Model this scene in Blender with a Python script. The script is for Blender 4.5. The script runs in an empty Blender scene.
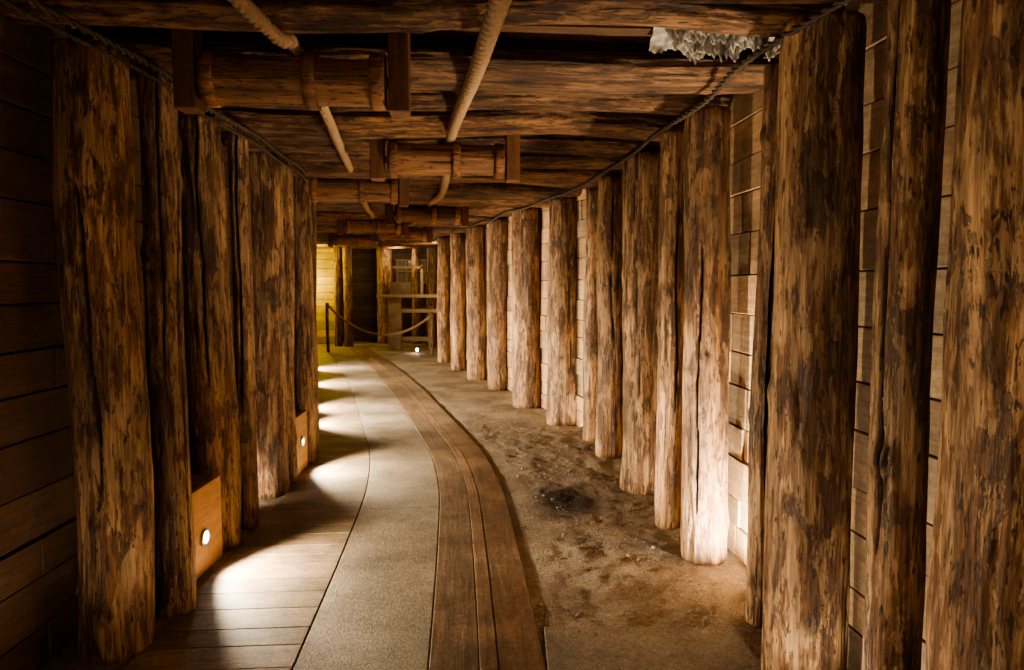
import bpy, bmesh, math, random
import numpy as np
from mathutils import Vector, Matrix, noise
random.seed(7)
S=bpy.context.scene
COL=S.collection

# ---------------------------------------------------------------- materials
class NT:
    def __init__(s,name):
        s.m=bpy.data.materials.new(name); s.m.use_nodes=True
        s.t=s.m.node_tree; s.n=s.t.nodes; s.l=s.t.links
        s.b=s.n['Principled BSDF']
    def new(s,typ,**k):
        x=s.n.new(typ)
        for a,v in k.items(): setattr(x,a,v)
        return x
    def link(s,a,b): s.l.new(a,b)
    def mapping(s,src,scale,rand=True):
        mp=s.new('ShaderNodeMapping'); mp.inputs['Scale'].default_value=scale
        s.link(src,mp.inputs['Vector']); return mp.outputs[0]
    def noise(s,vec,scale,detail=5,rough=.6,dist=0.):
        x=s.new('ShaderNodeTexNoise'); x.inputs['Scale'].default_value=scale
        x.inputs['Detail'].default_value=detail; x.inputs['Roughness'].default_value=rough
        x.inputs['Distortion'].default_value=dist
        s.link(vec,x.inputs['Vector']); return x.outputs['Fac']
    def ramp(s,fac,stops):
        r=s.new('ShaderNodeValToRGB'); e=r.color_ramp.elements
        while len(e)<len(stops): e.new(.5)
        for i,(p,c) in enumerate(stops):
            e[i].position=p; e[i].color=(c[0],c[1],c[2],1) if not isinstance(c,(int,float)) else (c,c,c,1)
        s.link(fac,r.inputs[0]); return r.outputs[0]
    def mix(s,a,b,fac,mode='MIX'):
        x=s.new('ShaderNodeMix',data_type='RGBA',blend_type=mode)
        for val,i in ((fac,0),(a,6),(b,7)):
            if hasattr(val,'links'): s.link(val,x.inputs[i])
            elif i==0: x.inputs[0].default_value=val
            else: x.inputs[i].default_value=(*val,1)
        return x.outputs[2]
    def math(s,op,a,b):
        x=s.new('ShaderNodeMath',operation=op)
        for i,v in enumerate((a,b)):
            if hasattr(v,'links'): s.link(v,x.inputs[i])
            else: x.inputs[i].default_value=v
        return x.outputs[0]
    def bump(s,h,strength=.5,dist=.01):
        x=s.new('ShaderNodeBump'); x.inputs['Strength'].default_value=strength
        x.inputs['Distance'].default_value=dist
        s.link(h,x.inputs['Height']); s.link(x.outputs[0],s.b.inputs['Normal'])
    def objvec(s):
        tc=s.new('ShaderNodeTexCoord'); oi=s.new('ShaderNodeObjectInfo')
        m=s.math('MULTIPLY',oi.outputs['Random'],37.)
        v=s.new('ShaderNodeVectorMath',operation='ADD'); s.link(tc.outputs['Object'],v.inputs[0]); s.link(m,v.inputs[1])
        return v.outputs[0],oi.outputs['Random']

def mat_log(name,dark,mid,light,bal=.5,rough=.58,flake=.5):
    n=NT(name); v,rnd=n.objvec()
    p=n.noise(n.mapping(v,(1,1,.13)),16,8,.66,.35)
    p2=n.noise(n.mapping(v,(1,1,.2)),46,6,.65,.2)
    p0=n.noise(n.mapping(v,(1,1,.35)),5,3,.5)
    comb=n.math('ADD',n.math('ADD',n.math('MULTIPLY',p,.45),n.math('MULTIPLY',p2,.3)),n.math('MULTIPLY',p0,.25))
    c=n.ramp(comb,[(0,dark),(bal-.075,dark),(bal-.045,mid),(bal+.0,mid),(bal+.04,light),(1,light)])
    # remnants of bark with crisp ragged outlines, and freshly peeled pale scars
    w=n.noise(n.mapping(v,(1,1,.27)),13,9,.68,.5)
    wb=n.ramp(w,[(.445,1.),(.455,0.)])
    c=n.mix(c,tuple(x*.85 for x in dark),n.math('MULTIPLY',wb,flake))
    v2=n.new('ShaderNodeVectorMath',operation='ADD'); n.link(v,v2.inputs[0]); v2.inputs[1].default_value=(7.3,2.1,4.4)
    w2=n.noise(n.mapping(v2.outputs[0],(1,1,.22)),19,8,.66,.4)
    c=n.mix(c,tuple(min(1,x*1.15) for x in light),n.math('MULTIPLY',n.ramp(w2,[(.54,0.),(.55,1.)]),flake*1.1))
    g=n.noise(n.mapping(v,(1,1,.025)),120,4,.7)
    c=n.mix(c,n.ramp(g,[(.34,.42),(.62,1.2)]),.75,'MULTIPLY')
    st=n.noise(n.mapping(v,(1,1,.05)),24,5,.6,.2)
    c=n.mix(c,n.ramp(st,[(.36,.5),(.6,1.15)]),.7,'MULTIPLY')
    big=n.noise(n.mapping(v,(1,1,.4)),3.,4)
    c=n.mix(c,n.ramp(big,[(.32,.5),(.62,1.2)]),.8,'MULTIPLY')
    tint=n.ramp(rnd,[(0,(.72,.64,.57)),(.5,(1,.96,.91)),(1,(1.15,1.06,.95))])
    c=n.mix(c,tint,.8,'MULTIPLY')
    f=n.noise(n.mapping(v,(1,1,.2)),75,3,.5)
    c=n.mix(c,(.035,.018,.01),n.ramp(f,[(.62,0),(.66,.85)]))
    a=n.new('ShaderNodeAttribute',attribute_name='mark')
    c=n.mix(c,(.018,.009,.005),a.outputs['Fac'])
    n.link(c,n.b.inputs['Base Color'])
    n.b.inputs['Roughness'].default_value=rough
    h=n.math('ADD',n.math('MULTIPLY',n.ramp(comb,[(bal-.07,0.),(bal+.04,1.)]),.5),n.math('MULTIPLY',g,.55))
    h=n.math('ADD',h,n.math('MULTIPLY',st,.8)); h=n.math('ADD',h,n.math('MULTIPLY',wb,.7*flake*2))
    n.bump(h,1.,.016); return n.m

def mat_board(name,c0,c1,rough=.6,gscale=1.,grime=.5):
    n=NT(name); uv=n.new('ShaderNodeUVMap',uv_map='UVMap').outputs[0]
    g=n.noise(n.mapping(uv,(2.2,38*gscale,1)),1,6,.65,.5)
    g2=n.noise(n.mapping(uv,(8,220,1)),1,3,.6)
    c=n.ramp(g,[(.28,c0),(.7,c1)])
    c=n.mix(c,n.ramp(g2,[(.3,.6),(.65,1.1)]),.6,'MULTIPLY')
    tc=n.new('ShaderNodeTexCoord')
    d=n.noise(tc.outputs['Object'],3.1,8,.7)
    c=n.mix(c,n.ramp(d,[(.38,.4),(.58,1.1)]),grime,'MULTIPLY')
    d2=n.noise(tc.outputs['Object'],45,5,.7)
    c=n.mix(c,n.ramp(d2,[(.36,.5),(.6,1.1)]),grime,'MULTIPLY')
    a=n.new('ShaderNodeAttribute',attribute_name='tint')
    c=n.mix(c,a.outputs['Color'],1.,'MULTIPLY')
    n.link(c,n.b.inputs['Base Color']); n.b.inputs['Roughness'].default_value=rough
    n.bump(n.math('ADD',n.math('ADD',g,n.math('MULTIPLY',g2,.5)),d2),.5,.005); return n.m

def mat_sand(name,c0,c1,rough=.8,scale=1.,bd=.02,bs=.8,peb=0.):
    n=NT(name); tc=n.new('ShaderNodeTexCoord'); v=tc.outputs['Object']
    a=n.noise(v,1.9*scale,9,.7); b=n.noise(v,38,6,.75); k=n.noise(v,170,3,.7)
    c=n.ramp(a,[(.36,c0),(.62,c1)])
    c=n.mix(c,n.ramp(b,[(.36,.55),(.62,1.28)]),.65,'MULTIPLY')
    c=n.mix(c,n.ramp(k,[(.38,.4),(.64,1.6)]),.8,'MULTIPLY')
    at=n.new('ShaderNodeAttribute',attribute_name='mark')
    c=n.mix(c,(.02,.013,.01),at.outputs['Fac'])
    n.link(c,n.b.inputs['Base Color']); n.b.inputs['Roughness'].default_value=rough
    h=n.math('ADD',n.math('MULTIPLY',b,.9),n.math('MULTIPLY',k,.6))
    if peb:
        vo=n.new('ShaderNodeTexVoronoi'); vo.inputs['Scale'].default_value=75; n.link(v,vo.inputs['Vector'])
        h=n.math('ADD',h,n.math('MULTIPLY',n.ramp(vo.outputs['Distance'],[(.0,1.),(.5,0.)]),peb))
    n.bump(h,bs,bd); return n.m

def mat_plain(name,col,rough=.5,metal=0,emit=None,es=0,nscale=40,lo=.75):
    n=NT(name); tc=n.new('ShaderNodeTexCoord')
    f=n.noise(tc.outputs['Object'],nscale,4)
    c=n.ramp(f,[(.3,tuple(x*lo for x in col)),(.7,tuple(min(1,x*1.15) for x in col))])
    n.link(c,n.b.inputs['Base Color']); n.b.inputs['Roughness'].default_value=rough
    n.b.inputs['Metallic'].default_value=metal
    if emit: n.b.inputs['Emission Color'].default_value=(*emit,1); n.b.inputs['Emission Strength'].default_value=es
    return n.m

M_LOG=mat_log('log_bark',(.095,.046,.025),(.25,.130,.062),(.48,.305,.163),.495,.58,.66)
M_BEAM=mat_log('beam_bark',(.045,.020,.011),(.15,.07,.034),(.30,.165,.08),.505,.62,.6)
M_ROLL=mat_log('roller_wood',(.17,.075,.034),(.29,.135,.062),(.36,.18,.082),.44,.5,.15)
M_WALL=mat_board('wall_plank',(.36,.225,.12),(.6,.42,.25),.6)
M_WALL_SHADE=mat_board('wall_plank_shaded',(.08,.042,.021),(.18,.097,.048),.65)  # plank colour darkened to carry the shade on the left wall
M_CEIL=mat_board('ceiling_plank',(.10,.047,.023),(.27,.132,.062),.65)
M_STRIP=mat_board('walkway_plank',(.16,.1,.062),(.38,.255,.165),.5,.8,.7)
M_FBOARD=mat_board('floor_plank',(.2,.146,.098),(.42,.32,.225),.55,.6,.7)
M_SAND=mat_sand('packed_sand',(.18,.143,.105),(.42,.34,.252),.8,1.,.016,1.,.5)
M_CONC=mat_sand('gritty_concrete',(.15,.124,.092),(.34,.282,.21),.75,1.,.013,.9,.25)
M_ROPE=mat_plain('hemp',(.38,.25,.14),.85,nscale=90)
M_CABLE=mat_plain('cable_rubber',(.05,.032,.02),.6)
M_METAL=mat_plain('lamp_steel',(.5,.48,.44),.35,1)
M_AXLE=mat_plain('axle_iron',(.1,.06,.035),.7,.3)
M_GLOW=mat_plain('lamp_glass',(.9,.9,.85),.3,0,(1,.92,.76),120)
M_BOX=mat_board('lamp_box_plank',(.42,.22,.09),(.6,.36,.16),.5,.6,.25)
M_HANG=mat_board('hanger_plank',(.12,.05,.022),(.24,.105,.045),.6)
M_SALT=mat_plain('salt_mineral',(.42,.39,.34),.85,nscale=30,lo=.25)
M_YEL_LIT=mat_board('yellow_lit_plank',(.45,.34,.05),(.66,.5,.1),.6)  # yellow lamplight put into the plank colour
M_PALE=mat_board('pale_timber',(.34,.24,.14),(.55,.42,.26),.6)
M_PEB=mat_plain('pebble_stone',(.3,.25,.19),.85,nscale=12,lo=.4)

# ---------------------------------------------------------------- curve of the tunnel
def smooth(pts):
    ys=np.linspace(-4,22,521); xs=np.interp(ys,[p[0] for p in pts],[p[1] for p in pts])
    k=np.hanning(31); k/=k.sum(); xp=np.pad(xs,15,mode='edge')
    xp[:15]=xs[0]-(xs[1]-xs[0])*np.arange(15,0,-1); xp[-15:]=xs[-1]+(xs[-1]-xs[-2])*np.arange(1,16)
    return ys,np.convolve(xp,k,'valid')
_R=smooth([(-4,1.3),(1.8,1.24),(2.55,1.13),(3.84,1.06),(5.18,.95),(6.27,.82),(7.63,.53),(8.69,.16),(10.2,-.22),(11.28,-.58),(12.6,-.97),(13.93,-1.36),(15,-1.4),(22,-1.4)])
_L=smooth([(-4,-1.6),(3,-1.62),(5.5,-1.74),(6.5,-1.95),(8,-2.4),(10,-2.95),(12,-3.5),(14,-4.1),(15.4,-4.5),(22,-6.4)])
_C=smooth([(-4,.1),(1,.01),(2.95,-.125),(3.84,-.19),(5.18,-.305),(6.27,-.48),(7.63,-.83),(10.2,-1.51),(12.6,-2.22),(16.5,-3.48),(22,-5.2)])
xR=lambda y: float(np.interp(y,*_R)); xL=lambda y: float(np.interp(y,*_L)); xC=lambda y: float(np.interp(y,*_C))
def tang(f,y):
    d=Vector((f(y+.15)-f(y-.15),.3,0)); return d.normalized()

def obj(name,me,mats,parent=None,smooth_=False):
    o=bpy.data.objects.new(name,me); COL.objects.link(o)
    for m in mats: me.materials.append(m)
    if smooth_:
        for p in me.polygons: p.use_smooth=True
    if parent: o.parent=parent
    return o
def empty(name,loc=(0,0,0)):
    e=bpy.data.objects.new(name,None); e.location=loc; COL.objects.link(e); e.empty_display_size=.1; return e

# ---------------------------------------------------------------- logs
def log_mesh(L,r0,r1,seed,seg=64,dens=26,squash=1.,rough=1.,crack=True,nk=None):
    rnd=random.Random(seed); rings=max(4,int(L*dens)); off=Vector((seed*3.7,seed*1.3,seed*7.1))
    nk=int(L*3) if nk is None else nk
    knots=[(rnd.uniform(0,2*math.pi),rnd.uniform(.05*L,.95*L),rnd.uniform(.018,.04)) for _ in range(nk)]
    cr=[]
    if crack:
        for _ in range(rnd.choice((3,4,4))):
            a=rnd.uniform(0,L*.5); cr.append((rnd.uniform(0,6.28),a,a+rnd.uniform(.35,.9)*L,rnd.uniform(0,9)))
    vs=[];mk=[]
    wob=.012*rough
    for i in range(rings+1):
        t=i/rings; z=t*L; R=r0+(r1-r0)*t
        cx=wob*2.5*noise.noise(Vector((z*.7,seed,0)));cy=wob*2.5*noise.noise(Vector((z*.7,seed,9)))
        for j in range(seg):
            th=2*math.pi*j/seg; c,s=math.cos(th),math.sin(th)
            q=Vector((c*1.1,s*1.1,z*1.3))+off
            d=.06*noise.noise(q)+.04*noise.noise(Vector((c*3,s*3,z*2.6))+off)+.03*noise.noise(Vector((c*8,s*8,z*5))+off)
            d+=.035*abs(noise.noise(Vector((c*2.2,s*2.2,z*.5))+off))
            r=R*(1+d*1.35*rough); m=0
            for (kt,kz,ks) in knots:
                dz=z-kz
                if abs(dz)<ks*3:
                    dt=(th-kt+math.pi)%(2*math.pi)-math.pi; dd=math.hypot(dt*R,dz)/ks
                    if dd<2.6:
                        r+=ks*.42*math.exp(-dd*dd*.7); m=max(m,.8*math.exp(-((dd-.3)**2)*4), .45*math.exp(-((dd-1.3)**2)*14))
            for (ct,za,zb,ph) in cr:
                if za<z<zb:
                    tc=ct+.22*noise.noise(Vector((z*1.7,ph,seed)))+.05*noise.noise(Vector((z*9,ph,seed)))
                    dt=abs((th-tc+math.pi)%(2*math.pi)-math.pi)*R; w=.006*min(1,(z-za)*5,(zb-z)*5)
                    if dt<w: r-=.016; m=1
            e=min(1,(min(z,L-z)+.004)/.02); r*=.95+.05*e
            vs.append((r*c+cx,r*s*squash+cy,z)); mk.append(m)
    fs=[]
    for i in range(rings):
        for j in range(seg):
            a=i*seg+j;b=i*seg+(j+1)%seg; fs.append((a,b,b+seg,a+seg))
    fs.append(tuple(range(seg-1,-1,-1))); fs.append(tuple(range(rings*seg,rings*seg+seg)))
    me=bpy.data.meshes.new('log'); me.from_pydata(vs,[],fs); me.update()
    at=me.attributes.new('mark','FLOAT','POINT'); at.data.foreach_set('value',mk)
    for p in me.polygons: p.use_smooth=len(p.vertices)==4
    return me
def frame(p0,p1,up=Vector((0,0,1))):
    z=(Vector(p1)-Vector(p0)).normalized()
    if abs(z.dot(up))>.9: up=Vector((0,1,0))
    x=up.cross(z).normalized(); y=z.cross(x)
    m=Matrix((x,y,z)).transposed().to_4x4(); m.translation=Vector(p0); return m
seedc=[1]
def log(name,p0,p1,r0,r1=None,mat=M_LOG,parent=None,**k):
    seedc[0]+=1
    me=log_mesh((Vector(p1)-Vector(p0)).length,r0,r1 or r0,k.pop('seed',seedc[0]),**k)
    o=obj(name,me,[mat],parent); o.matrix_world=frame(p0,p1); return o
TOP=2.42
def post(x,y,r,lean=(0,0),top=TOP,mat=M_LOG,rt=None):
    d=math.hypot(x,y); near=1<d<4.6
    seg=128 if near else (56 if d<9 else 32)
    return log('log_post',(x,y,-.01),(x+lean[0],y+lean[1],top),r,rt or r*.96,mat=mat,seg=seg,dens=36 if near else 18,crack=d<9)

# right side
for x,y,r,ln in [(1.30,-1.6,.15,(0,0)),(1.3,-.9,.12,(0,0)),(1.31,.15,.14,(0,0)),(1.3,.85,.15,(0,0)),
    (1.245,1.80,.14,(.0,0)),(1.165,2.14,.080,(.0,0)),
    (1.10,2.62,.145,(.0,0)),(1.10,3.12,.055,(.02,0)),
    (1.06,3.88,.12,(-.02,0)),(.98,4.42,.08,(0,0)),(.955,5.22,.155,(0,0)),(.86,6.28,.12,(0,0)),(.79,6.95,.10,(0,0)),
    (.56,7.75,.18,(0,0)),(.19,8.85,.19,(0,0)),(-.20,10.3,.15,(0,0)),(-.56,11.4,.16,(0,0)),(-.95,12.7,.135,(0,0)),(-1.34,14.0,.12,(0,0))]:
    post(x,y,r,ln)
# left side
for x,y,r,ln in [(-1.62,-1.5,.15,(0,0)),(-1.62,-.6,.13,(0,0)),(-1.62,.3,.15,(0,0)),(-1.6,1.3,.14,(0,0)),(-1.64,2.0,.12,(0,0)),
    (-1.645,2.90,.14,(-.01,.0)),(-1.55,3.24,.08,(-.03,0)),(-1.71,4.08,.13,(-.04,0)),(-1.64,4.40,.06,(0,0)),
    (-1.76,5.12,.145,(0,0)),(-1.70,5.42,.06,(0,0)),(-1.76,6.05,.09,(0,0)),(-1.85,6.4,.11,(0,0)),
    (-2.2,7.2,.13,(0,0)),(-2.45,8.0,.13,(0,0)),(-2.8,9.1,.14,(0,0)),(-3.05,10.1,.13,(0,0)),(-3.4,11.2,.14,(0,0)),
    (-3.6,12.1,.13,(0,0)),(-4.0,13.3,.14,(0,0)),(-4.25,14.2,.13,(0,0)),(-4.6,15.3,.14,(0,0))]:
    post(x,y,r,ln)

# ---------------------------------------------------------------- board helper
class Boards:
    def __init__(s):
        s.v=[];s.f=[];s.uv=[];s.t=[];s.mi=[]
    def add(s,c,ax,ay,az,L,W,T,tint=(1,1,1),mi=0,jit=0.):
        c=Vector(c); b=len(s.v); ou,ov=random.uniform(0,50),random.uniform(0,50)
        corners=[]
        for k in (-1,1):
            for j in (-1,1):
                for i in (-1,1):
                    corners.append((i*L/2,j*W/2,k*T/2))
        for (u,v,w) in corners: s.v.append(c+ax*u+ay*v+az*w)
        for q in ((0,2,3,1),(4,5,7,6),(0,1,5,4),(2,6,7,3),(0,4,6,2),(1,3,7,5)):
            s.f.append(tuple(b+i for i in q)); s.mi.append(mi)
            for i in q:
                u,v,w=corners[i]; s.uv.append((u+ou,v+w+ov)); s.t.append((*tint,1))
    def ribbon(s,f,y0,y1,oa,ob,z,T,step=.12,tint=(1,1,1),mi=0,uoff=0):
        n=max(1,int((y1-y0)/step)); ou,ov=random.uniform(0,50),random.uniform(0,50)
        b=len(s.v); u=0;us=[]
        prev=None
        for i in range(n+1):
            y=y0+(y1-y0)*i/n; p=Vector((f(y),y,0)); t=tang(f,y); nrm=Vector((t.y,-t.x,0))
            if prev is not None: u+=(p-prev).length
            prev=p; us.append(u)
            for o,zz in ((oa,z),(ob,z),(ob,z-T),(oa,z-T)):
                q=p+nrm*o; s.v.append(Vector((q.x,q.y,zz)))
        vv=(0,ob-oa,ob-oa+T,-T)
        for i in range(n):
            for k in range(4):
                k2=(k+1)%4
                q=((i,k),(i,k2),(i+1,k2),(i+1,k))
                s.f.append(tuple(b+a*4+c for a,c in q)); s.mi.append(mi)
                for a,c in q:
                    s.uv.append((us[a]+ou,vv[c]+ov)); s.t.append((*tint,1))
        for a,q in ((0,(0,3,2,1)),(n,(0,1,2,3))):
            s.f.append(tuple(b+a*4+c for c in q)); s.mi.append(mi)
            for c in q: s.uv.append((us[a]+ou,vv[c]+ov)); s.t.append((*tint,1))
    def build(s,name,mats,parent=None,bevel=.004,origin=None):
        me=bpy.data.meshes.new(name); me.from_pydata(s.v,[],s.f)
        uvl=me.uv_layers.new(name='UVMap'); uvl.data.foreach_set('uv',[c for p in s.uv for c in p])
        ca=me.color_attributes.new('tint','FLOAT_COLOR','CORNER'); ca.data.foreach_set('color',[c for p in s.t for c in p])
        me.polygons.foreach_set('material_index',s.mi); me.update()
        o=obj(name,me,mats,parent)
        if bevel:
            b=o.modifiers.new('bev','BEVEL'); b.width=bevel; b.segments=2; b.limit_method='ANGLE'
        return o
Z=Vector((0,0,1))
def tint(lo=.7,hi=1.15,warm=.08):
    t=random.uniform(lo,hi); w=random.uniform(-warm,warm); return (t*(1+w),t,t*(1-w))

def side_wall(name,f,sgn,y0,y1,off,mat):
    B=Boards(); h=0; k=0
    while h<2.6:
        W=random.uniform(.15,.23)
        y=y0-random.uniform(0,1.2)
        while y<y1:
            Ln=random.uniform(.8,1.3); ya,yb=y,min(y+Ln,y1+.3)
            pa=Vector((f(ya)+sgn*off,ya,0)); pb=Vector((f(yb)+sgn*off,yb,0)); d=(pb-pa); l=d.length
            if l>.05:
                d.normalize(); nn=Vector((d.y,-d.x,0))
                c=(pa+pb)/2+Z*(h+W/2)+nn*random.uniform(-.008,.008)
                B.add(c,d,Z,nn,l-.006,W-.006,.035,tint())
            y+=Ln
        h+=W
    B.ribbon(f,y0-.5,y1+.3,sgn*(off+.03),sgn*(off+.06),2.7,2.7,.3,(.15,.12,.1))
    return B.build(name,[mat])
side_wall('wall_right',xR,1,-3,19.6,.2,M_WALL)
side_wall('wall_left',xL,-1,-3,15.5,.24,M_WALL_SHADE)
B=Boards(); h=0
while h<2.6:
    B.add((-.15,-3,h+.1),Vector((1,0,0)),Z,Vector((0,1,0)),3.5,.195,.04,tint()); h+=.2
B.build('wall_back',[M_WALL_SHADE])

# ---------------------------------------------------------------- floor
def fz(x,y):
    a=min(1,max(.15,(x-xC(y)-.25)/.25))
    z=.012*noise.noise(Vector((x*2.6,y*2.6,0)))+.008*noise.noise(Vector((x*9,y*9,4)))+.006*noise.noise(Vector((x*28,y*28,8)))
    if y<7: z+=.010*max(0,noise.noise(Vector((x*5+2,y*3,11))))
    return -.006+z*a
def floor():
    v=[];mk=[];f=[]
    def patch(x0,x1,y0,y1,st):
        xs=np.arange(x0,x1+st*.5,st); ys=np.arange(y0,y1+st*.5,st); nx=len(xs); b=len(v)
        for y in ys:
            for x in xs:
                v.append((x,y,fz(x,y)))
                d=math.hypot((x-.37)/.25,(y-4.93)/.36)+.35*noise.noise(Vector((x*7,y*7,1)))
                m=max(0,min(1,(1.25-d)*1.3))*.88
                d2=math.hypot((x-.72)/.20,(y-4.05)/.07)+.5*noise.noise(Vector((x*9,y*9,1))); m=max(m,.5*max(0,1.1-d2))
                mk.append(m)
        for j in range(len(ys)-1):
            for i in range(nx-1):
                a=b+j*nx+i; f.append((a,a+1,a+1+nx,a+nx))
    patch(-2.2,1.6,1.6,7.6,.02); patch(-2.2,1.6,-3.1,1.6,.1); patch(-8.2,1.9,7.6,20.2,.08)
    me=bpy.data.meshes.new('floor'); me.from_pydata(v,[],f)
    at=me.attributes.new('mark','FLOAT','POINT'); at.data.foreach_set('value',mk)
    return obj('floor',me,[M_SAND],smooth_=True)
floor()
# loose grit and small stones on the right half of the floor
bm=bmesh.new(); rg=random.Random(3)
for i in range(1300):
    y=2.2+6.5*rg.random()**1.3; x=rg.uniform(xC(y)+.27,xR(y)-.02)
    s=rg.uniform(.0025,.006) if rg.random()<.92 else rg.uniform(.007,.013)
    m=Matrix.Translation((x,y,fz(x,y)+s*.3))@Matrix.Rotation(rg.uniform(0,6),4,'Z')@Matrix.Diagonal((s*rg.uniform(.8,1.5),s,s*rg.uniform(.5,.9),1))
    bmesh.ops.create_icosphere(bm,subdivisions=1,radius=1,matrix=m)
me=bpy.data.meshes.new('gravel'); bm.to_mesh(me); bm.free(); obj('loose_gravel',me,[M_PEB])

B=Boards()
for oa,ob in ((-.215,-.02),(-.016,.055),(.06,.24)):
    y=-3
    while y<17:
        L=random.uniform(4.4,5.6); B.ribbon(xC,y,min(y+L-.006,17.3),oa,ob,.003+random.uniform(-.001,.001),.03,tint=tint(.8,1.15)); y+=L
B.build('walkway_planks',[M_STRIP],bevel=.003)
B=Boards()
y=-3
while y<17:
    L=2.6; B.ribbon(xC,y,min(y+L-.004,17.3),-.745,-.221,.001,.03); y+=L
B.build('concrete_slab',[M_CONC],bevel=.004)
B=Boards(); y=-3
while y<16.6:
    w=random.uniform(.14,.2); t=tang(xC,y); n=Vector((t.y,-t.x,0))
    lw=(xC(y)-xL(y)) if y<16 else 1.5
    a,b=-.752,-max(1.0,min(lw-.10,1.5)); c=Vector((xC(y+w/2),y+w/2,-.013))+n*(a+b)/2
    B.add(c,n,t,Z,abs(b-a),w-.004,.03,tint(.75,1.15,.05)); y+=w*t.y if t.y>.5 else w
B.build('floor_boards',[M_FBOARD],bevel=.003)
B=Boards()
B.add((.56,2.86,-.010),Vector((1,0,0)),Vector((0,1,0)),Z,.84,.4,.03,(.8,.75,.7))
B.build('threshold_slab',[M_CONC],bevel=.004)

# ---------------------------------------------------------------- ceiling
B=Boards(); y=-3
while y<19.8:
    w=random.uniform(.18,.3)
    x0,x1=(xL(y)-.3,xR(y)+.3) if y<15 else (-8,-.9)
    t=tang(xC,y) if y<15 else Vector((0,1,0)); n=Vector((t.y,-t.x,0))
    c=Vector(((x0+x1)/2,y,2.63+random.uniform(-.02,.02)))
    B.add(c,n,t,Z,(x1-x0)*1.08,w+.03,.05,tint(.6,1.1)); y+=w
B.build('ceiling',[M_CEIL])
beams=[]
for yy in [-2.0,-1.2,-.4,.4,1.1,1.75,2.28]: beams.append((yy,.16,.10,2.50))
beams+=[(2.80,.10,.075,2.54),(3.46,.24,.075,2.50),(4.02,.11,.08,2.53),(4.55,.2,.085,2.49),(5.1,.14,.1,2.50)]
y=5.6
while y<15:
    w=random.uniform(.12,.22); beams.append((y,w,random.uniform(.075,.105),2.5+random.uniform(-.03,.02))); y+=w+random.uniform(.22,.4)
for (y,rw,rh,z) in beams:
    t=tang(xC,y); n=Vector((t.y,-t.x,0))
    wR=xR(y)-xC(y)+.12; wL=xC(y)-xL(y)+.16
    c=Vector((xC(y),y,z)); p0=c-n*wL*1.02; p1=c+n*wR*1.02
    p0.z+=random.uniform(-.03,.03); seedc[0]+=1
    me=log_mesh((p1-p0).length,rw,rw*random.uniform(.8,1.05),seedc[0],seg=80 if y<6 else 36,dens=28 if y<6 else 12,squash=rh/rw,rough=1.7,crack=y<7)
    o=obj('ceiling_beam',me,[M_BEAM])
    zz=(p1-p0).normalized(); xx=zz.cross(Z).normalized(); yy=zz.cross(xx)
    m=Matrix((xx,yy,zz)).transposed().to_4x4(); m.translation=p0; o.matrix_world=m
for y in (15.6,16.4,17.2,18.1):
    log('ceiling_beam',(-7.5,y,2.52),(-1.1,y,2.52),.12,mat=M_BEAM,seg=32,dens=8,crack=False)

def crust():
    bm=bmesh.new(); bmesh.ops.create_grid(bm,x_segments=130,y_segments=60,size=.5)
    for v in bm.verts:
        x,y=v.co.x,v.co.y; e=max(0,1-(abs(x)/.5)**2)*max(0,1-(abs(y)/.5)**2.5)
        e=max(0,min(1,e*1.3+1.2*noise.noise(Vector((x*8,y*5,9)))))
        v.co.z=.06-.11*e*(.5+.8*abs(noise.noise(Vector((x*9,y*5,2))))+.5*noise.noise(Vector((x*26,y*14,5)))+.4*noise.noise(Vector((x*60,y*30,7))))
        v.co.y*=.36; v.co.x*=.62
    me=bpy.data.meshes.new('salt'); bm.to_mesh(me); bm.free()
    o=obj('salt_crust',me,[M_SALT],smooth_=True); o.location=(.92,3.11,2.57); o.rotation_euler=(-.4,0,0)
    return o
crust()

# ---------------------------------------------------------------- rollers with hangers
def roller(xc,y,z,Lh,r,seed):
    e=empty('rope_roller',(xc,y,z)); t=tang(xC,y); n=Vector((t.y,-t.x,0))
    me=log_mesh(2*Lh,r,r*.92,seed,seg=64,dens=30,rough=.35,nk=1)
    o=obj('roller_log',me,[M_ROLL],e); c=Vector((0,0,0)); 
    o.matrix_local=frame(c-n*Lh,c+n*Lh)
    for k,(a,l) in enumerate(((.12,.05),(.86,.06),(-.97,.05))):
        me2=log_mesh(l,r*1.13,r*1.13,seed+1+k,seg=48,dens=60,rough=.3,crack=False,nk=0)
        o2=obj('roller_collar_%d'%(k+1),me2,[M_ROLL],e); o2.matrix_local=frame(n*(Lh*a),n*(Lh*a+l))
    for i,s in enumerate((-1,1)):
        B=Boards(); h=2.60-z+.13
        B.add(n*s*(Lh+.065)+Z*(h/2-.13),Z,t,n,h,.12,.085,tint(.8,1.1)); B.build('hanger_board_%d'%(i+1),[M_HANG],e,.006)
        me3=log_mesh(.16,.022,.022,seed+3+i,seg=20,dens=60,rough=.3,crack=False,nk=0)
        o3=obj('axle_%d'%(i+1),me3,[M_AXLE],e); a=n*s*(Lh-.05); b=n*s*(Lh+.11); o3.matrix_local=frame(a,b)
    return e
R=[(-.89,3.02,2.335,.36,.10),(-.42,4.62,2.285,.36,.10),(-1.36,6.25,2.31,.36,.10),(-.98,8.4,2.31,.37,.095),(-1.92,10.0,2.31,.37,.1),(-1.75,11.6,2.31,.37,.1),(-2.85,13.2,2.31,.38,.1)]
for i,(x,y,z,l,r) in enumerate(R): roller(x,y,z,l,r,100+i*11)

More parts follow.
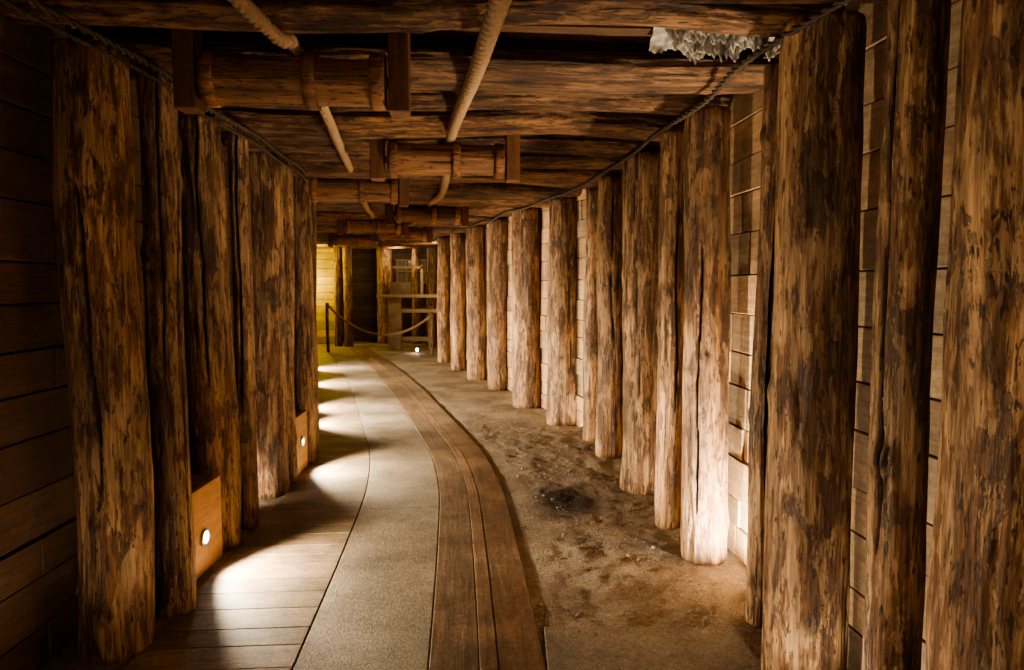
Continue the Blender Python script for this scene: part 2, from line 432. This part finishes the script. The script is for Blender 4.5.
# ---------------------------------------------------------------- ropes
def spline_pts(ctrl,step=.02):
    P=[Vector(c) for c in ctrl]; P=[P[0]*2-P[1]]+P+[P[-1]*2-P[-2]]; out=[]
    for i in range(1,len(P)-2):
        n=max(2,int((P[i+1]-P[i]).length/step))
        for k in range(n):
            t=k/n; a,b,c,d=P[i-1],P[i],P[i+1],P[i+2]
            out.append(.5*((2*b)+(c-a)*t+(2*a-5*b+4*c-d)*t*t+(3*b-a-3*c+d)*t**3))
    out.append(P[-2]); return out
def rope(name,ctrl,r,mat,strands=3,pitch=None,step=.02):
    pts=spline_pts(ctrl,step); cu=bpy.data.curves.new(name,'CURVE'); cu.dimensions='3D'; cu.bevel_depth=r*.56; cu.bevel_resolution=3
    pitch=pitch or r*5
    for s in range(strands):
        sp=cu.splines.new('POLY'); sp.points.add(len(pts)-1); dist=0
        for i,p in enumerate(pts):
            if i: dist+=(p-pts[i-1]).length
            t=(pts[min(i+1,len(pts)-1)]-pts[max(0,i-1)]).normalized(); x=t.cross(Z).normalized() if abs(t.z)<.95 else Vector((1,0,0)); y=t.cross(x)
            a=2*math.pi*(dist/pitch+s/strands); q=p+(x*math.cos(a)+y*math.sin(a))*r*.5
            sp.points[i].co=(*q,1)
    cu.materials.append(mat); o=bpy.data.objects.new(name,cu); COL.objects.link(o); return o
zr=2.45
rope('hemp_rope',[(-.83,-2.5,2.37),(-.87,.6,2.39),(-.87,2.6,2.41),(-.88,3.02,zr),(-1.08,4.6,2.36),(-1.36,6.25,zr-.02),(-1.6,8,2.35),(-1.92,10,zr-.02),(-2.3,11.6,2.37),(-2.85,13.2,zr-.02),(-3.4,15,2.4)],.028,M_ROPE)
rope('hemp_rope',[(.25,-2.5,2.36),(.1,1,2.37),(-.10,2.75,2.39),(-.39,4.62,2.42),(-.62,6.5,2.33),(-.96,8.4,2.43),(-1.35,10,2.36),(-1.75,11.6,2.43),(-2.4,13.6,2.36),(-2.9,15,2.36)],.034,M_ROPE)
def edge(f,s,y0,y1,z,off):
    return [(f(y)+s*(off+.015*math.sin(y*5)),y,z+.012*math.sin(y*4.3+1)) for y in np.arange(y0,y1,.45)]
rope('electrical_cable',edge(xL,1,-2.8,15,2.37,.165),.016,M_CABLE,2,.12,.03)
rope('electrical_cable',edge(xL,1,-2.8,15,2.33,.155),.010,M_CABLE,2,.1,.03)
rope('electrical_cable',edge(xR,-1,-2.8,14,2.38,.165),.015,M_CABLE,2,.12,.03)

# ---------------------------------------------------------------- lamps
def lamp(p,d,Lbox,H,power,col=(1,.80,.545),box=True,name='floor_lamp_box',down=.0,blend=.6,size=150,beam=0,bdir=None,bsize=60):
    d=Vector(d).normalized(); t=Vector((-d.y,d.x,0))
    t=t.normalized() if t.length>.01 else Vector((1,0,0)); e=empty(name,(p[0],p[1],0)); z=p[2]
    if box:
        B=Boards()
        B.add(-d*.02+Z*(H/2),t,Z,d,Lbox,H,.03,(1,1,1))
        B.add(-d*.11+Z*(H-.015),t,d,Z,Lbox,.15,.03,(.7,.7,.7))
        B.add(-d*.105+Z*(H/2-.02)+t*(Lbox/2-.015),Z,d,t,H-.05,.13,.03,(.9,.9,.9))
        B.add(-d*.105+Z*(H/2-.02)-t*(Lbox/2-.015),Z,d,t,H-.05,.13,.03,(.9,.9,.9))
        B.build('panel',[M_BOX],e)
    bm=bmesh.new()
    R1,R2=.046,.032; N=40
    prof=[(R1,-.03),(R1,.012),(R1-.004,.016),(R2+.002,.016),(R2,.008),(R2-.003,.004)]
    rings=[[bm.verts.new((r*math.cos(2*math.pi*i/N),r*math.sin(2*math.pi*i/N),h)) for i in range(N)] for r,h in prof]
    for a,b in zip(rings,rings[1:]):
        for i in range(N): bm.faces.new((a[i],a[(i+1)%N],b[(i+1)%N],b[i]))
    bm.faces.new(list(reversed(rings[0])))
    g=bm.faces.new(rings[-1]); g.material_index=1
    me=bpy.data.meshes.new('bezel'); bm.to_mesh(me); bm.free()
    o=obj('lamp_bezel',me,[M_METAL,M_GLOW],e); m=frame((0,0,0),d); m.translation=Z*z-d*.004; o.matrix_local=m
    def spot(nm,pw,dd,sz,bl,off):
        ld=bpy.data.lights.new(nm,'SPOT'); ld.energy=pw; ld.color=col; ld.spot_size=math.radians(sz); ld.spot_blend=bl; ld.shadow_soft_size=.022
        lo=bpy.data.objects.new(nm,ld); COL.objects.link(lo); lo.parent=e
        lo.matrix_local=Matrix.Translation(Z*z+d*off)@dd.to_track_quat('-Z','Y').to_matrix().to_4x4()
    spot('lamp_light',power,(d-Z*down).normalized(),size,blend,.03)
    if beam: spot('lamp_beam',beam,Vector(bdir or d).normalized(),bsize,1.,.035)
    return e
PW=160
lamp((-1.60,3.66,.19),(1,0,0),.48,.455,PW*1.5,beam=1100,bdir=(1,.085,.17),bsize=40,size=130,down=.15)
lamp((-1.69,5.72,.24),(1,.05,0),.40,.46,PW*1.6,beam=180,bdir=(1,.2,.2),bsize=70,size=130,down=.25)
for y in (-.2,1.65): lamp((-1.60,y,.22),(1,0,0),.40,.46,PW*.3)
for y in (7.6,8.6,10.7,12.7):
    t=tang(xL,y); n=Vector((t.y,-t.x,0)); p=Vector((xL(y),y,.22))+n*.05; lamp(p,n,.4,.46,PW*1.9,beam=380,bdir=n+Z*.25,bsize=90,size=130,down=.2)
for x,y,pw in ((1.195,3.44,320),(1.08,4.75,5),(.75,7.3,14)):
    lamp((x,y,.07),(-.08,.62,.78),0,0,pw,box=False,name='floor_spot_or_fill',size=140)  # hidden uplights added to brighten the right posts and planks
for x,y,pw in ((1.0,2.25,6),(-1.3,2.2,8)):
    lamp((x,y,.05),(0,.25,1),0,0,pw,box=False,name='floor_spot_or_fill',size=150)  # uplights added below the view to lighten the dark ceiling gap
lamp((-1.84,4.7,.07),(.12,.85,.42),0,0,8,box=False,name='floor_spot_or_fill',size=150)  # hidden spotlight added among the left posts

# ---------------------------------------------------------------- far chamber
def wallplane(name,x0,x1,y,mat):
    B=Boards(); h=0
    while h<2.6:
        W=random.uniform(.17,.22); B.add(((x0+x1)/2,y,h+W/2),Vector((1,0,0)),Z,Vector((0,1,0)),x1-x0,W-.008,.04,tint(.65,1.2)); h+=W
    B.build(name,[mat])
wallplane('wall_far',-4.7,-.9,19.3,M_WALL_SHADE)
wallplane('wall_yellow_lit',-8,-4.42,18.2,M_YEL_LIT)
B=Boards(); h=0
while h<2.6:
    B.add((-8,16.9,h+.1),Vector((0,1,0)),Z,Vector((1,0,0)),3.4,.192,.04,tint()); B.add((-6.3,15.6,h+.1),Vector((1,0,0)),Z,Vector((0,1,0)),3.2,.192,.04,tint()); h+=.2
B.build('wall_side',[M_WALL_SHADE])
for x,y,r in ((-4.25,17.6,.1),(-3.98,17.5,.11),(-3.28,18.6,.2),(-2.42,18.3,.12),(-1.98,17.6,.11)): post(x,y,r)
e=empty('wooden_trestle',(-2.5,16.6,0)); B=Boards(); X=Vector((1,0,0));Y=Vector((0,1,0))
B.add((-.2,0,.6),Z,X,Y,1.2,.3,.2,(1,1,1)); B.add((.62,.1,.5),Z,X,Y,1.0,.12,.14,(.8,.8,.8))
B.add((.15,0,1.24),X,Y,Z,1.5,.34,.07,(1.1,1.1,1.1)); B.add((.25,0,.9),X,Z,Y,1.1,.09,.07,(1,1,1)); B.add((.2,0,.25),X,Z,Y,.9,.1,.07,(.8,.8,.8))
B.add((-.05,.0,1.42),X,Y,Z,.45,.2,.28,(.6,.6,.6)); B.add((.42,.05,1.6),Z,X,Y,.7,.06,.06,(.9,.9,.9)); B.add((.1,.05,1.9),X,Z,Y,.7,.06,.06,(.9,.9,.9))
B.build('timber_frame',[M_PALE],e)
e=empty('window_1',(-2.55,19.2,1.85)); B=Boards()
for i in range(5): B.add((-.5+i*.25,0,0),Z,X,Y,.6,.045,.05)
for k in (-.3,0,.3): B.add((0,0,k),X,Z,Y,1.1,.045,.05)
B.build('lattice',[M_PALE],e); B=Boards(); B.add((0,.04,0),X,Z,Y,1.05,.55,.01); B.build('pane',[mat_plain('window_glass',(.25,.2,.13),.15)],e,0)
e=empty('rope_barrier',(0,0,0))
for i,(x,y,h) in enumerate(((-4.10,16.0,1.1),(-1.72,15.4,.92))):
    o=log('stanchion_%d'%(i+1),(x,y,0),(x,y,h),.035,mat=M_LOG,parent=e,seg=24,dens=16,crack=False)
r_=rope('barrier_rope',[(-4.1+2.38*t,16-.6*t,1.05-.2*t-2.15*t*(1-t)) for t in np.linspace(0,1,13)],.032,M_ROPE,3,.1,.04); r_.parent=e
lamp((-2.1,15.9,.06),(-.5,-1,.25),0,0,4,box=False,name='floor_spot_or_fill')

# ---------------------------------------------------------------- lights
def pt(x,y,z,e,col,r=.15):
    l=bpy.data.lights.new('unseen_light','POINT'); l.energy=e; l.color=col; l.shadow_soft_size=r  # bare point lights, unseen and without a fixture
    o=bpy.data.objects.new('unseen_light',l); o.location=(x,y,z); COL.objects.link(o)
pt(.35,-1.3,1.1,76,(1,.78,.54),.25)  # fill added behind the camera, stands for no actual lamp
pt(-5.3,17.7,1.7,130,(1,.68,.06),.08)
pt(-4.6,16.9,2.2,40,(1,.74,.14),.06)
pt(-2.9,18.0,2.25,20,(1,.74,.44),.06)
pt(-1.7,15.9,2.2,40,(1,.74,.44),.06)
W=bpy.data.worlds.new('world'); S.world=W; W.use_nodes=True
W.node_tree.nodes['Background'].inputs[0].default_value=(.01,.007,.005,1)

cam=bpy.data.cameras.new('camera'); co=bpy.data.objects.new('camera',cam); COL.objects.link(co)
co.location=(0,0,1.5); co.rotation_euler=(math.radians(86),0,0); cam.sensor_width=36; cam.lens=25.3; cam.clip_start=.05
S.camera=co
S.view_settings.view_transform='AgX'
try: S.view_settings.look='AgX - Medium High Contrast'
except Exception: pass
S.view_settings.exposure=0
